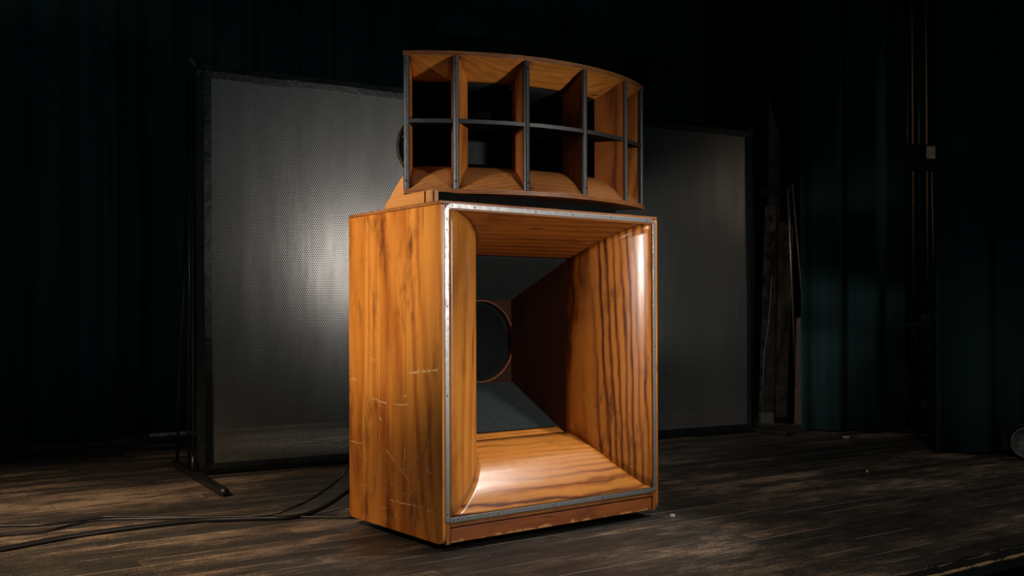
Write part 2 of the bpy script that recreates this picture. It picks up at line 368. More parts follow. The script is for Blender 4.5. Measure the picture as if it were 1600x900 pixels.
bm = bmesh.new(); bbox(bm, -9, 9, 0.0, 9.5, -.05, 0)
fo = fin('floor', bm, fm); fo.location = SO; fo.rotation_euler = (0, 0, TH); fo['kind'] = 'structure'
# rough worn nosing of the stage, with chipped pale edge, then the black stage front
def nosing_mat():
    t = NT('chipped_black_nosing'); X, Y, Z = t.sep()
    n = t.noise(t.map(scale=(.5, 1, 1)), 16, 6, .75); e = t.math('ABSOLUTE', t.math('SUBTRACT', Y, -.070))
    k = t.math('SUBTRACT', t.math('ADD', n, .0), t.math('MULTIPLY', t.math('ADD', Y, .072), 22.0))
    e2 = t.math('SUBTRACT', n, t.math('MULTIPLY', t.math('ABSOLUTE', Y), 14.0))
    col = t.mix(t.math('MULTIPLY', t.sstep(k, .36, .42), t.sstep(t.math('ADD', Z, t.math('MULTIPLY', n, .02)), -.004, .002)), (.010,.012,.012), (.38,.25,.13))
    col = t.mix(t.sstep(e2, .34, .42), col, (.22,.15,.09)); t.set(color=col, rough=.6, spec=.3); return t.m
bm = bmesh.new(); bbox(bm, -9, 9, -.072, -.002, -.05, -.004)
no = fin('trim_1', bm, nosing_mat(), bevel=.006); no.location = SO; no.rotation_euler = (0, 0, TH); no['kind'] = 'structure'
bm = bmesh.new(); bbox(bm, -9, 9, -.05, 0.0, -1.0, -.051)
sf = fin('wall_front', bm, blackwood); sf.location = SO; sf.rotation_euler = (0, 0, TH); sf['kind'] = 'structure'
bm = bmesh.new(); bbox(bm, -9, 9, -6.0, -.05, -1.04, -1.0)
hf = fin('trim_2', bm, blackwood); hf.location = SO; hf.rotation_euler = (0, 0, TH); hf['kind'] = 'structure'

# ------------------------------------------------------------------ bass horn cabinet
YAW = .6562
O = Vector((-.2439, 3.5368, 0))
cab = thing('bass_horn_cabinet', 'large orange varnished wooden bass horn loudspeaker cabinet with metal trimmed mouth, on the stage', 'loudspeaker', O, YAW)
TS = .016
side_poly = rough_round([(0, ZB), (D_, ZB), (D_, ZT - .013), (0, ZT - .013)], (0, 1), .030)
sp = prism('side_panel', side_poly, 0, TS, 'x', wood_side, cab, bevel=.0025); sp['label'] = 'scratched left side panel of glued boards'
prism('side_panel', side_poly, W_ - TS, W_, 'x', wood_side, cab, bevel=.0025)
box('top_panel', 0, W_, 0, D_, ZT - .012, ZT, wood_front, cab, bevel=.003)
box('back_panel', TS, W_ - TS, D_ - .02, D_ - .002, ZB + .01, ZT - .013, wood_inner, cab)
box('bottom_panel', TS, W_ - TS, .03, D_ - .02, ZB + .008, ZB + .026, wood_inner, cab)
for x in (.12, W_ - .18):
    box('skid', x, x + .06, .06, D_ - .06, 0.0, ZB + .008, blackwood, cab)
ZC = [(0, 1.204), (.01, 1.199), (.02, 1.191), (.05, 1.168), (.09, 1.138), (.13, 1.114), (.17, 1.092), (.213, 1.072), (.245, 1.064)]
ZF = [(0, .122), (.01, .138), (.02, .156), (.044, .194), (.076, .232), (.1, .262), (.136, .293), (.19, .322), (.245, .342)]
SS = [(0, 0), (.008, .034), (.02, .064), (.04, .105), (.06, .135), (.08, .160), (.1, .181), (.125, .200), (.15, .214), (.2, .232), (.245, .242)]
def interp(T, d):
    for (a, p), (b, q) in zip(T, T[1:]):
        if d <= b: return p + (q - p) * max(0, (d - a)) / (b - a)
    return T[-1][1]
UL, UR = .034, 1.029
dm = [0, .004, .01, .018, .028, .04, .055, .07, .085, .1, .12, .14, .16, .18, .2, .22, .245]
def dd(t): return dm[min(len(dm)-1, int(round(t * (len(dm)-1))))]
N = len(dm) - 1
FO = .007     # mouth surface starts just behind the trim
def lw(i, j): d = dd(i); return (UL + interp(SS, d), d + FO, interp(ZF, d) * (1-j) + interp(ZC, d) * j)
def rw(i, j): d = dd(i); return (UR - interp(SS, d), d + FO, interp(ZF, d) * (1-j) + interp(ZC, d) * j)
def cw(i, j): d = dd(i); return ((UL + interp(SS, d)) * (1-j) + (UR - interp(SS, d)) * j, d + FO, interp(ZC, d))
def fwl(i, j): d = dd(i); return ((UL + interp(SS, d)) * (1-j) + (UR - interp(SS, d)) * j, d + FO, interp(ZF, d))
sheet('flare_wall', lw, N, 24, wood_flare_l, cab, .006, off=1)
sheet('flare_wall', rw, N, 24, wood_flare_v, cab, .006, off=-1)
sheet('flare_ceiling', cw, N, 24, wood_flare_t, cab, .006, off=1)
sheet('flare_floor', fwl, N, 24, wood_flare_h, cab, .006, off=-1)
# throat of the bass horn
d1, d2 = .252, .50
zb1, zb2, zt1, zt2 = .366, .540, 1.058, .900
u1, u2 = .243, .335
def inl(i, j):
    d = d1 + (d2 - d1) * i; lo = zb1 - .024 + (zb2 - zb1 + .02) * i; hi = zt1 + .006 + (zt2 - zt1) * i
    return (UL + u1 + (u2 - u1) * i, d, lo * (1-j) + hi * j)
def inr(i, j): a = inl(i, j); return (UR + UL - a[0], a[1], a[2])
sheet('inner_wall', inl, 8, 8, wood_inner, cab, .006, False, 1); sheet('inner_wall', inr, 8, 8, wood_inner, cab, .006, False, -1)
for s in (0, 1):        # narrow lining strip beside the flare
    a = [(UR - u1 - .001, d1), (UR - u1 - .022, d1 + .058), (UR - u1 - .025, d1 + .058), (UR - u1 - .004, d1)]
    if s: a = [(UL + UR - x, y) for x, y in a]
    prism('lining_strip', a, zb1 - .01, zt1 - .02, 'z', wood_flare_v, cab)
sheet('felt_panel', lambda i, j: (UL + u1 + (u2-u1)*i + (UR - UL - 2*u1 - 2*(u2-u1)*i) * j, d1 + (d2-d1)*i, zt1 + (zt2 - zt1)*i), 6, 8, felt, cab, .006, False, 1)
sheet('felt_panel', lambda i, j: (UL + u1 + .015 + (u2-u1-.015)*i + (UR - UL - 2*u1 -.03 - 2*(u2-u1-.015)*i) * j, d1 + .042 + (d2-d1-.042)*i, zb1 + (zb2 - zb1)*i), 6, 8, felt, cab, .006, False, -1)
prism('floor_batten', [(d1 - .003, zb1 - .024), (d1 + .042, zb1 - .002), (d1 + .042, zb1 - .03), (d1 - .003, zb1 - .05)], UL + u1 - .005, UR - u1 + .005, 'x', wood_flare_h, cab)
# baffle with a round hole and the woofer behind it
um, zm, rr = (UL + UR) / 2, .720, .172
bm = bmesh.new(); n = 64
ring = []; outer = []
for k in range(n):
    a = 2 * math.pi * (k + .5) / n; ca, sa = math.cos(a), math.sin(a)
    ring.append((um + rr * ca, zm + rr * sa)); m_ = max(abs(ca) / .20, abs(sa) / .195); outer.append((um + ca / m_, zm + sa / m_))
vs = []
for y in (d2, d2 + .018): vs.append(([bm.verts.new((x, y, z)) for x, z in ring], [bm.verts.new((x, y, z)) for x, z in outer]))
for k in range(n):
    q = (k + 1) % n
    bm.faces.new((vs[0][0][k], vs[0][0][q], vs[0][1][q], vs[0][1][k])); bm.faces.new((vs[1][0][k], vs[1][0][q], vs[1][1][q], vs[1][1][k]))
    bm.faces.new((vs[0][0][k], vs[0][0][q], vs[1][0][q], vs[1][0][k])); bm.faces.new((vs[0][1][k], vs[0][1][q], vs[1][1][q], vs[1][1][k]))
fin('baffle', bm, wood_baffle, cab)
wf = lathe('woofer', [(.172, .002), (.169, .003), (.167, 0), (.168, -.02)], copper, cab, 64, (um, d2 + .002, zm))
wf['label'] = 'round woofer with copper toned ring'
lathe('cone', [(.168, -.020), (.160, -.016), (.156, -.021), (.151, -.017), (.147, -.022), (.10, -.050), (.052, -.078), (.05, -.078)], conem, wf, 64, (um, d2 + .002, zm))
lathe('dust_cap', [(.053, -.078), (.046, -.064), (.03, -.055), (.0, -.051)], conem, wf, 40, (um, d2 + .002, zm))
# front frame
box('stile', TS + .001, UL - .001, .001, .018, ZB, ZT - .013, wood_front, cab); box('stile', UR + .004, W_ - TS - .001, .001, .018, ZB + .002, ZT - .013, wood_front, cab)
box('head_rail', UL, UR + .003, .001, .016, 1.2045, ZT - .013, wood_front, cab)
box('sill_rail', UL + .001, UR + .002, .001, .016, .088, .121, ply, cab, bevel=.001)
kb = box('kickboard', UL + .002, UR - .004, .002, .022, ZB + .003, .083, wood_kick, cab, bevel=.002); kb['label'] = 'worn reddish kickboard'
box('kick_shadow_gap', UL, UR + .003, .022, .03, ZB + .01, .09, blackwood, cab)
# metal trim: inverted U with rounded corners, then a straight sill strip
def upath(off):
    x0, x1, z1, r = .0125 + off, W_ - .0115 - off, 1.2215 - off, .030 - off
    P = [(x0, .108)]
    for k in range(9):
        a = math.pi - math.pi/2 * k / 8; P.append((x0 + r + r*math.cos(a), z1 - r + r*math.sin(a)))
    for k in range(9):
        a = math.pi/2 - math.pi/2 * k / 8; P.append((x1 - r + r*math.cos(a), z1 - r + r*math.sin(a)))
    P.append((x1, .108)); return P
A, B = upath(0), upath(.0175)
bm = bmesh.new()
va = [[bm.verts.new((x, y, z)) for x, z in P] for P in (A, B) for y in (-.0025, .001)]
for i in range(len(A) - 1):
    for p, q in ((0, 2), (2, 3), (3, 1), (1, 0)): bm.faces.new((va[p][i], va[p][i+1], va[q][i+1], va[q][i]))
for i in (0, len(A) - 1): bm.faces.new((va[0][i], va[1][i], va[3][i], va[2][i]))
tr = fin('mouth_trim', bm, metal, cab, bevel=.0012); tr['label'] = 'zinc metal trim around the mouth'
ss_ = box('sill_trim', UL - .002, UR + .006, -.0025, .001, .105, .1225, metal, cab, bevel=.001); ss_['label'] = 'straight zinc sill strip'
scr = [(.021, 1.165), (.021, 1.128), (.021, .86), (.021, .55), (.021, .135), (.045, 1.2125), (.14, 1.2125), (.42, 1.2125), (.60, 1.2125), (.80, 1.2125), (1.0, 1.2125), (W_ - .02, .14), (W_ - .02, .7),
       (.045, .1135), (.065, .1135), (.11, .1135), (.24, .1135), (.5, .1135), (.75, .1135)]
s0 = None
for x, z in scr:
    if s0 is None:
        s0 = lathe('screw', [(0, .0012), (.0022, .0009), (.0028, 0)], screwm, cab, 10); s = s0
    else: s = s0.copy(); C.objects.link(s)
    s.parent = cab; s.location = (x, -.0025, z)
# slip of wood lip at the ceiling of the mouth
box('mouth_lip', UL + .002, UR - .002, .0, .008, 1.1985, 1.2042, wood_front, cab, bevel=.001)

# ------------------------------------------------------------------ horn stand on the cabinet
stand = thing('horn_stand', 'low wooden stand with curved cheek board lying between the cabinet and the multicell horn', 'stand', O + Vector((0, 0, ZT)), YAW)
prof = [(.112, 0), (.112, .042), (.252, .042), (.252, .112), (.287, .091), (.319, .066), (.345, .043), (.364, .030), (.377, .022), (.381, .012), (.381, 0)]
cb_ = prism('cheek_board', prof, .001, .012, 'x', wood_block, stand, bevel=.001); cb_['label'] = 'orange plywood cheek with curved top'
box('support_block', .000, .011, .070, .100, 0, .043, wood_block, stand, bevel=.001); box('support_block', .018, .036, .072, .102, 0, .043, wood_block, stand, bevel=.001)
box('rear_board', .2005, .80, .40, .418, 0, .0435, blackwood, stand)
sb = box('spacer_board', .056, .922, .10, .145, 0, .0435, blackwood, stand, bevel=.002); sb['label'] = 'black spacer board'

# ------------------------------------------------------------------ multicell horn
cx, cy, R0, AM = .622, .9614, .9637, -.0924
hc = O + Vector((math.cos(YAW), math.sin(YAW), 0)) * cx + Vector((-math.sin(YAW), math.cos(YAW), 0)) * cy
HB, HT = 1.2749, 1.7946
QA = YAW + AM
horn = thing('multicell_horn', 'wide curved wooden ten cell horn loudspeaker on top of the bass cabinet', 'loudspeaker', hc + Vector((0, 0, HB)), QA)
HT -= HB
AN = [-.6146, -.4235, -.1397, .1397, .4235, .6146]
def hp(a, r): return (r * math.sin(a), -r * math.cos(a))
AO = .622
def plan(r_front, r_back=.0, ao=AO, n=28):
    return [hp(-ao + 2 * ao * k / n, r_front) for k in range(n + 1)] + [(.16, -.30), (.16, -.02), (-.16, -.02), (-.16, -.30)]
T_ = .0165
bp_ = prism('bottom_panel', plan(.970), 0, T_, 'z', ply, horn, bevel=.001); tp = prism('top_panel', plan(.970), HT - T_, HT, 'z', ply, horn, bevel=.001)
ply2 = ply
# curved ceiling and floor boards of the cells
cz = [(.962, 1.778), (.955, 1.775), (.92, 1.756), (.89, 1.734), (.865, 1.719), (.842, 1.709)]
fz = [(.962, 1.292), (.955, 1.298), (.92, 1.341), (.89, 1.367), (.865, 1.381), (.842, 1.391)]
def sect(T, t, a): k = t * (len(T) - 1); i = min(int(k), len(T) - 2); f = k - i; r = T[i][0] + (T[i+1][0] - T[i][0]) * f; z = T[i][1] + (T[i+1][1] - T[i][1]) * f; x, y = hp(a, r); return (x, y, z - HB)
for k in range(5):
    a0, a1 = AN[k], AN[k+1]
    sheet('cell_ceiling', lambda i, j: sect(cz, i, a0 + (a1 - a0) * j), 10, 6, wood_horn_h, horn, .003, True, -1)
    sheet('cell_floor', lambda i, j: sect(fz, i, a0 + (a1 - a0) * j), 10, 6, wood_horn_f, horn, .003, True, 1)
zl, zh = T_, HT - T_
def radial(a, t, r0, r1):
    s, c = math.sin(a), math.cos(a); nx, ny = c * t / 2, s * t / 2
    x0, y0 = hp(a, r0); x1, y1 = hp(a, r1); return [(x0-nx, y0-ny), (x0+nx, y0+ny), (x1+nx, y1+ny), (x1-nx, y1-ny)]
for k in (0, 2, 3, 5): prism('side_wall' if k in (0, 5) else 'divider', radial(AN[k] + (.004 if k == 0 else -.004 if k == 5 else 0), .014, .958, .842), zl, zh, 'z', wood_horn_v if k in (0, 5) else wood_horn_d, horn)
for k, sg in ((1, 1), (4, -1)):        # wedge shaped dividers, one face splayed
    a = AN[k]; x0, y0 = hp(a, .957); rad = radial(a, .014, .957, .842)
    b = -sg * math.radians(46)          # direction into the horn
    fx = x0 + sg * .011 * math.cos(a); fy = y0 + .011 * math.sin(a) * sg
    tip = (fx + math.sin(-b) * .118, fy + math.cos(b) * .118)
    poly = [rad[0], rad[1], (fx, fy), tip, rad[2], rad[3]] if sg == 1 else [rad[1], rad[0], (fx, fy), tip, rad[3], rad[2]]
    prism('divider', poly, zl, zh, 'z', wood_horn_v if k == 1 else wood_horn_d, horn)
MZ = 1.540 - HB
def shelf(r0, r1, h, name, mat):
    n = 40; P = [hp(AN[0] + (AN[5] - AN[0]) * k / n, r0) for k in range(n + 1)] + [hp(AN[5] - (AN[5] - AN[0]) * k / n, r1) for k in range(n + 1)]
    return prism(name, P, MZ - h/2, MZ + h/2, 'z', mat, horn, bevel=.0015)
shelf(.958, .60, .010, 'shelf', blackwood)
shelf(.964, .955, .0155, 'shelf_edge', crinkle)
# black vertical edge strips with a centre ridge, two screws on each
for k, a in enumerate(AN):
    w = .0115 if 0 < k < 5 else .0105
    aa = a + (.004 if k == 0 else -.003 if k == 5 else 0)
    def q(l, r): x, y = hp(aa, r); return (x + l * math.cos(aa), y + l * math.sin(aa))
    P = [q(-w, .950), q(-w, .9615), q(-w + .003, .966), q(-.0016, .9695), q(.0016, .9695), q(w - .003, .966), q(w, .9615), q(w, .950)]
    st_ = prism('edge_strip', P, zl + .0005, zh - .0005, 'z', crinkle, horn, bevel=.0008)
    st_['label'] = 'black crinkle painted edge strip'
    for z in (.046, HT - .046):
        x, y = hp(aa, .9685); s = lathe('screw', [(0, .0035), (.003, .003), (.0045, 0)], screwm, horn, 12, (x, y, z), (math.sin(aa), -math.cos(aa), 0))
x, y = hp(AN[5] - .003, .955)
for z in (.05, HT - .05): lathe('bolt', [(0, .008), (.004, .007), (.005, 0)], screwm, horn, 12, (x + .012, y + .008, z), (math.cos(AN[5]), math.sin(AN[5]), 0))
# dark throat behind the cells
cz2 = [(.842, 1.709), (.46, 1.63)]; fz2 = [(.842, 1.391), (.46, 1.46)]
sheet('throat_ceiling', lambda i, j: sect(cz2, i, AN[0] + (AN[5] - AN[0]) * j), 4, 20, blackp, horn, .004, True, -1)
sheet('throat_floor', lambda i, j: sect(fz2, i, AN[0] + (AN[5] - AN[0]) * j), 4, 20, blackp, horn, .004, True, 1)
for k in (0, 5): prism('throat_wall', radial(AN[k], .012, .842, .40), 1.39 - HB, 1.71 - HB, 'z', blackp, horn)
for k in (1, 2, 3, 4): prism('vane', radial(AN[k], .006, .842, .62), 1.40 - HB, 1.70 - HB, 'z', blackp, horn)
prism('throat_plate', [hp(AN[0] + (AN[5] - AN[0]) * k / 16, .46) for k in range(17)] + [hp(AN[5] - (AN[5] - AN[0]) * k / 16, .45) for k in range(17)], 1.45 - HB, 1.64 - HB, 'z', blackp, horn)
prism('throat_housing', [(-.265, -.37), (.265, -.37), (.14, -.03), (-.14, -.03)], 1.42 - HB, 1.67 - HB, 'z', blackp, horn, bevel=.004)
dc = (-.036, .05, 1.597 - HB)
dr = lathe('driver', [(.09, -.09), (.098, -.08), (.10, 0), (.118, .03), (.118, .055), (0, .055)], blackp, horn, 56, (-.036, .05, dc[2]))
lathe('rim', [(.138, -.012), (.146, -.008), (.151, 0), (.151, .012), (.146, .017), (.139, .013), (.132, .012), (.132, -.012), (.138, -.012)], darkbrown, dr, 64, (-.036, .05, dc[2]))

# ------------------------------------------------------------------ long perforated screen
SY = .5185; SL = 3.709; SZ0, SZ1 = .0585, 2.073
scr_o = Vector((-1.573, 5.334, 0))
scn = thing('perforated_screen', 'long grey perforated metal screen in a black taped frame standing behind the loudspeaker', 'screen', scr_o, SY)
def perf():
    t = NT('perforated_grey_sheet'); X, Y, Z = t.sep()
    px, pz = .0117, .0196
    def cell(ox, oz):
        a = t.math('SUBTRACT', t.math('FRACT', t.math('ADD', t.math('DIVIDE', X, px), ox)), .5)
        b = t.math('SUBTRACT', t.math('FRACT', t.math('ADD', t.math('DIVIDE', Z, pz), oz)), .5)
        a = t.math('MULTIPLY', a, px); b = t.math('MULTIPLY', b, pz)
        return t.math('SQRT', t.math('ADD', t.math('MULTIPLY', a, a), t.math('MULTIPLY', b, b)))
    d = t.math('MINIMUM', cell(0, 0), cell(.5, .5))
    hole = t.math('LESS_THAN', d, .0034)
    n = t.noise(t.map(scale=(1, 1, .45)), 2.4, 4, .6); n2 = t.noise(t.map(scale=(2.2, 1, .35), loc=(2, 0, 1)), 3.4, 3, .55)
    col = t.mix(n, (.20,.194,.184), (.33,.32,.305))
    t.set(color=col, metal=.5, rough=t.ramp(n2, [(.3, .34), (.7, .46)]), spec=.5)
    t.bump(n2, .10, .03)
    tr = t.n.new('ShaderNodeBsdfTransparent'); ms = t.n.new('ShaderNodeMixShader')
    t.L.new(hole, ms.inputs[0]); t.L.new(t.b.outputs[0], ms.inputs[1]); t.L.new(tr.outputs[0], ms.inputs[2]); t.L.new(ms.outputs[0], t.out.inputs[0])
    return t.m
def buck(x, z): return .012 * noise.noise(Vector((x * 1.7, z * .8, 3))) * min(1, max(0, x * 3), max(0, (SL - x) * 3))
sheet('perforated_sheet', lambda i, j: (-.02 + (SL + .04) * i, .0 + buck(SL * i, 2 * j), SZ0 - .02 + (SZ1 - SZ0 + .04) * j), 80, 40, perf(), scn)
def border(name, x0, x1, z0, z1, along, amp_out):
    n = 60; bm = bmesh.new(); rows = []
    for k in range(n + 1):
        t_ = k / n
        w = amp_out * (noise.noise(Vector((t_ * 9, x0 * 3, z0))) + .5 * noise.noise(Vector((t_ * 25, x0, z0))))
        wi = .35 * amp_out * noise.noise(Vector((t_ * 14, 7, z1)))
        yb = .006 * noise.noise(Vector((t_ * 16, 2, z0 + x0)))
        if along == 'x': x = x0 + (x1 - x0) * t_; a, b = (x, z0 + (wi if z0 > 1 else w)), (x, z1 + (w if z0 > 1 else wi))
        else: z = z0 + (z1 - z0) * t_; a, b = (x0 + (w if x0 < 0 else wi), z), (x1 + (wi if x0 < 0 else w), z)
        m = ((a[0] + b[0]) / 2, (a[1] + b[1]) / 2)
        rows.append([bm.verts.new(p) for p in ((a[0], -.012, a[1]), (m[0], -.020 + yb, m[1]), (b[0], -.012, b[1]), (b[0], .022, b[1]), (a[0], .022, a[1]))])
    for A_, B_ in zip(rows, rows[1:]):
        for q in range(5): bm.faces.new((A_[q], A_[(q+1) % 5], B_[(q+1) % 5], B_[q]))
    bm.faces.new(rows[0]); bm.faces.new(rows[-1][::-1])
    return fin(name, bm, frame_black, scn)
border('top_border', -.075, SL + .05, SZ1, SZ1 + .068, 'x', .010)
border('bottom_border', -.075, SL + .05, .006, SZ0, 'x', .006)
border('side_border', -.078, 0, .008, SZ1 + .066, 'z', .004)
border('side_border', SL, SL + .05, .008, SZ1 + .06, 'z', .003)
for x in (.06, .45, .84, 1.25, 1.7, 2.2): 
    s = lathe('grommet', [(0, .004), (.006, .003), (.009, 0)], steel_black, scn, 12, (x, -.018, SZ1 + .04)); 
tube('post', [(-.092, .012, .03), (-.092, .012, SZ1 + .02)], .006, steel_tube, scn); tube('post', [(-.112, .02, .03), (-.110, .02, 2.05)], .008, steel_black, scn)
tube('post', [(SL + .062, .0, .02), (SL + .062, 0, SZ1 + .08)], .010, steel_black, scn)
prism('clamp_lever', [(-.082, SZ1 + .045), (-.068, SZ1 + .062), (-.108, SZ1 + .098), (-.122, SZ1 + .088)], -.012, .006, 'y', steel_tube, scn, bevel=.004)
# feet across the frame
box('foot', -.125, -.085, -.68, .40, .004, .036, steel_black, scn, bevel=.003)
ff = tube('foot_cap', [(-.105, -.695, .02), (-.105, -.675, .02)], .021, rubber, scn, 14)
tube('brace', [(-.105, .35, .035), (-.106, .28, .5), (-.11, .05, 1.5)], .009, steel_black, scn)
tube('pin', [(-.105, -.04, .035), (-.105, -.04, .11)], .008, steel_tube, scn)
box('foot', SL + .042, SL + .082, -.34, .35, .004, .034, steel_black, scn, bevel=.003)
tube('brace', [(SL + .062, .30, .03), (SL + .062, .05, 1.5)], .010, steel_black, scn)

# ------------------------------------------------------------------ curtains
def curtain(name, pts, h, fold, depth, label, seed, z0=.015):
    P = [Vector((a, b, 0)) for a, b in pts]; L = [0]
    for a, b in zip(P, P[1:]): L.append(L[-1] + (b - a).length)
    tot = L[-1]; n = max(24, int(tot / fold * 14)); o0 = P[0].copy()
    def pos(s):
        for i in range(len(P) - 1):
            if s <= L[i+1] or i == len(P) - 2:
                f = (s - L[i]) / (L[i+1] - L[i]); d = (P[i+1] - P[i]).normalized(); return P[i].lerp(P[i+1], f), Vector((-d.y, d.x, 0))
    def fn(i, j):
        s = tot * i; p, nn = pos(s)
        ph = s / fold * 6.283 + 1.8 * noise.noise(Vector((s / fold * .31, seed, 0)))
        a = depth * (math.sin(ph) + .35 * math.sin(2.3 * ph + seed)) * (.75 + .5 * noise.noise(Vector((s * 1.3, seed, j * .6)))) * (1 - .25 * j)
        q = p + nn * a - o0; return (q.x, q.y, z0 + (h - z0) * j)
    o = sheet(name, fn, n, 10, velvet, None, .004); o.location = o0; return tag(o, label, 'curtain', 'black velour stage curtains')
curtain('curtain', [(-5.2, 5.2), (-3.25, 6.45), (-2.62, 6.80)], 6.0, .30, .055, 'black velour curtain at far left hanging behind the stage, left of the screen', 1.0)
curtain('curtain', [(-2.75, 7.15), (-1.2, 8.35), (0.8, 9.35), (1.75, 9.75)], 6.0, .34, .06, 'black velour backdrop curtain hanging behind the perforated screen', 2.0)
curtain('curtain', [(2.04, 7.20), (2.72, 7.05)], 6.0, .28, .05, 'black velour curtain leg hanging between the leaning timber and the hanging rods', 3.0)
curtain('curtain', [(2.50, 6.02), (2.98, 5.98), (3.9, 5.6)], 6.0, .32, .05, 'black velour curtain leg at far right, in front of the hanging rods', 4.0)
curtain('curtain', [(1.2, 9.35), (1.78, 9.45)], 6.0, .25, .05, 'black velour curtain edge just right of the screen behind the leaning timber', 5.0)
# short border curtain high above
vb = curtain('border_curtain', [(-.55, 7.6), (1.6, 8.6)], 5.0, .5, .04, 'narrow black border curtain hanging overhead behind the horn', 6.0, z0=2.95)
vb['group'] = 'overhead borders'; del vb['group']
# dark back wall of the stage house
for nm, a, b in (('wall_back', (-9, 7.6), (9, 13.5)), ('wall_right', (4.2, 3.5), (5.6, 12.0))):
    A_ = Vector((*a, 0)); B_ = Vector((*b, 0)); d = (B_ - A_)
    bm = bmesh.new(); bbox(bm, 0, d.length, 0, .12, 0, 6.2)
    w = fin(nm, bm, plain('dark_wall_paint_' + nm, (.008,.010,.010), .85, var=.4, vscale=3, spec=.1)); w.location = A_ + Vector((0, .9, 0)) if nm == 'wall_back' else A_
    w.rotation_euler = (0, 0, math.atan2(d.y, d.x)); w['kind'] = 'structure'

bm = bmesh.new(); bbox(bm, -9, 9, -2.5, 14, 6.2, 6.3)
ce = fin('ceiling', bm, plain('dark_ceiling_paint', (.01,.011,.012), .9)); ce['kind'] = 'structure'
# pale batten lying on the floor behind the screen
pale = plain('dusty_pale_timber', (.34,.27,.21), .7, var=.4, vscale=18)
a, b = Vector((-2.50, 7.02, 0)), Vector((-1.05, 7.92, 0)); d = b - a
bt = box('floor_batten', 0, d.length, -.012, .012, 0, .022, pale, None, bevel=.002); bt.location = a; bt.rotation_euler = (0, 0, math.atan2(d.y, d.x))
tag(bt, 'thin pale timber batten lying on the floor behind the screen', 'batten')

# ------------------------------------------------------------------ cables at left
def cable(name, pts, r, label):
    P = catmull(pts, 8); c0 = P[0].copy(); o = tube(name, [p - c0 for p in P], r, rubber, None, 10); o.location = c0
    return tag(o, label, 'cable')
def fl(px, py, h): return onfloor(px, py, h)
O3 = Vector((math.cos(YAW), math.sin(YAW), 0)); V3 = Vector((-math.sin(YAW), math.cos(YAW), 0))
back = lambda u_, d_, z: O + O3 * u_ + V3 * d_ + Vector((0, 0, z))
cable('speaker_cable', [fl(-900, 900, .010), fl(-400, 892, .010), fl(-60, 866, .010), fl(0, 856.5, .010), fl(100, 838, .010), fl(200, 823, .010), fl(300, 812, .010), fl(400, 808, .010), fl(449, 806.5, .010), fl(480, 801, .010), at(512, 787, 4.30), at(543, 765.5, 4.42), at(575, 742, 4.48), back(.20, .74, .30), back(.22, .672, .36)], .0095, 'thick black cable running across the floor into the back of the bass cabinet')
cable('speaker_cable', [fl(-900, 850, .006), fl(-400, 833, .006), fl(-60, 822, .006), fl(0, 819.5, .006), fl(67, 818, .006), fl(110, 812, .006), fl(147, 807, .006), fl(173, 805, .006), fl(260, 806, .006), fl(401, 803, .006), at(449, 794, 4.22), at(498, 770, 4.32), at(543, 731, 4.42), back(.20, .80, .40), back(.26, .672, .48)], .0052, 'thin black cable rising behind the bass cabinet, the upper of the two')
cable('speaker_cable', [fl(-900, 872, .005), fl(-400, 862, .005), fl(-60, 843, .005), fl(0, 835, .005), fl(67, 828.5, .005), fl(110, 818.5, .005), fl(143, 811.5, .005), fl(183, 809, .005), fl(233, 808.5, .005), fl(300, 806.8, .005), fl(400, 805.0, .005), fl(560, 806.5, .005)], .0052, 'thin black cable lying flat on the floor between the thick cable and the rising one')

# ------------------------------------------------------------------ background bits at right
beige = plain('beige_painted_rod', (.20,.135,.085), .6, var=.3)
dim = plain('dim_brown_board', (.085,.062,.045), .75, var=.5, vscale=9)
dimgrey = plain('dim_grey_panel', (.055,.055,.05), .7, var=.3)
def rod(x, y0, y1, Y, r, mat, label, x2=None):
    a, b = at(x, y0, Y), at(x if x2 is None else x2, y1, Y); c0 = b.copy()
    o = tube('rigging_rod', [b - c0, a - c0], r, mat, None, 8); o.location = c0; return tag(o, label, 'rod', 'hanging rods at right')
rod(1421, -640, 522, 7.42, .0095, beige, 'beige vertical rod, the longest and leftmost thick one between the right curtains', 1427)
rod(1443, -640, 512, 7.42, .0085, beige, 'beige vertical rod just right of the thickest rod, passing behind the pale clamp block', 1449)
rod(1455, 240, 420, 7.46, .006, beige, 'short beige rod at the edge of the far right curtain', 1458)
rod(1399, 240, 400, 7.46, .005, beige, 'thin beige rod segment, the leftmost below the clamp beam', 1400)
rod(1408, -550, 660, 7.9, .008, steel_black, 'dark thin rod left of the beige rods, lower end near the bracket', 1411)
rod(1416, -550, 660, 7.95, .010, steel_black, 'dark thin rod immediately left of the longest beige rod', 1418)
rod(1434, -550, 660, 7.9, .011, steel_black, 'dark thin rod between the two tall beige rods', 1436)
p = at(1395, 265, 7.4); q = at(1464, 224, 7.4)
cb = thing('clamp_beam', 'dark horizontal beam with pale clamp block holding the vertical rods', 'beam', (p.x, 7.42, p.z)); hq = q - p
box('beam', 0, hq.x, -.04, .04, 0, hq.z, blackwood, cb, bevel=.004)
g = box('clamp_block', hq.x - .10, hq.x - .015, -.075, -.04, hq.z * .42, hq.z * .9, plain('pale_clamp_paint', (.17,.155,.13), .7, var=.3), cb, bevel=.004); g['label'] = 'pale clamp block'
p = at(1401, 512, 7.4); lr = thing('bracket_rail', 'short worn rail on bent brackets under the vertical rods', 'bracket', (p.x, 7.4, p.z))
tube('rail', [(0, 0, .02), (.19, 0, .03)], .018, plain('worn_ochre_rail', (.16,.13,.09), .6, var=.7, vscale=30), lr)
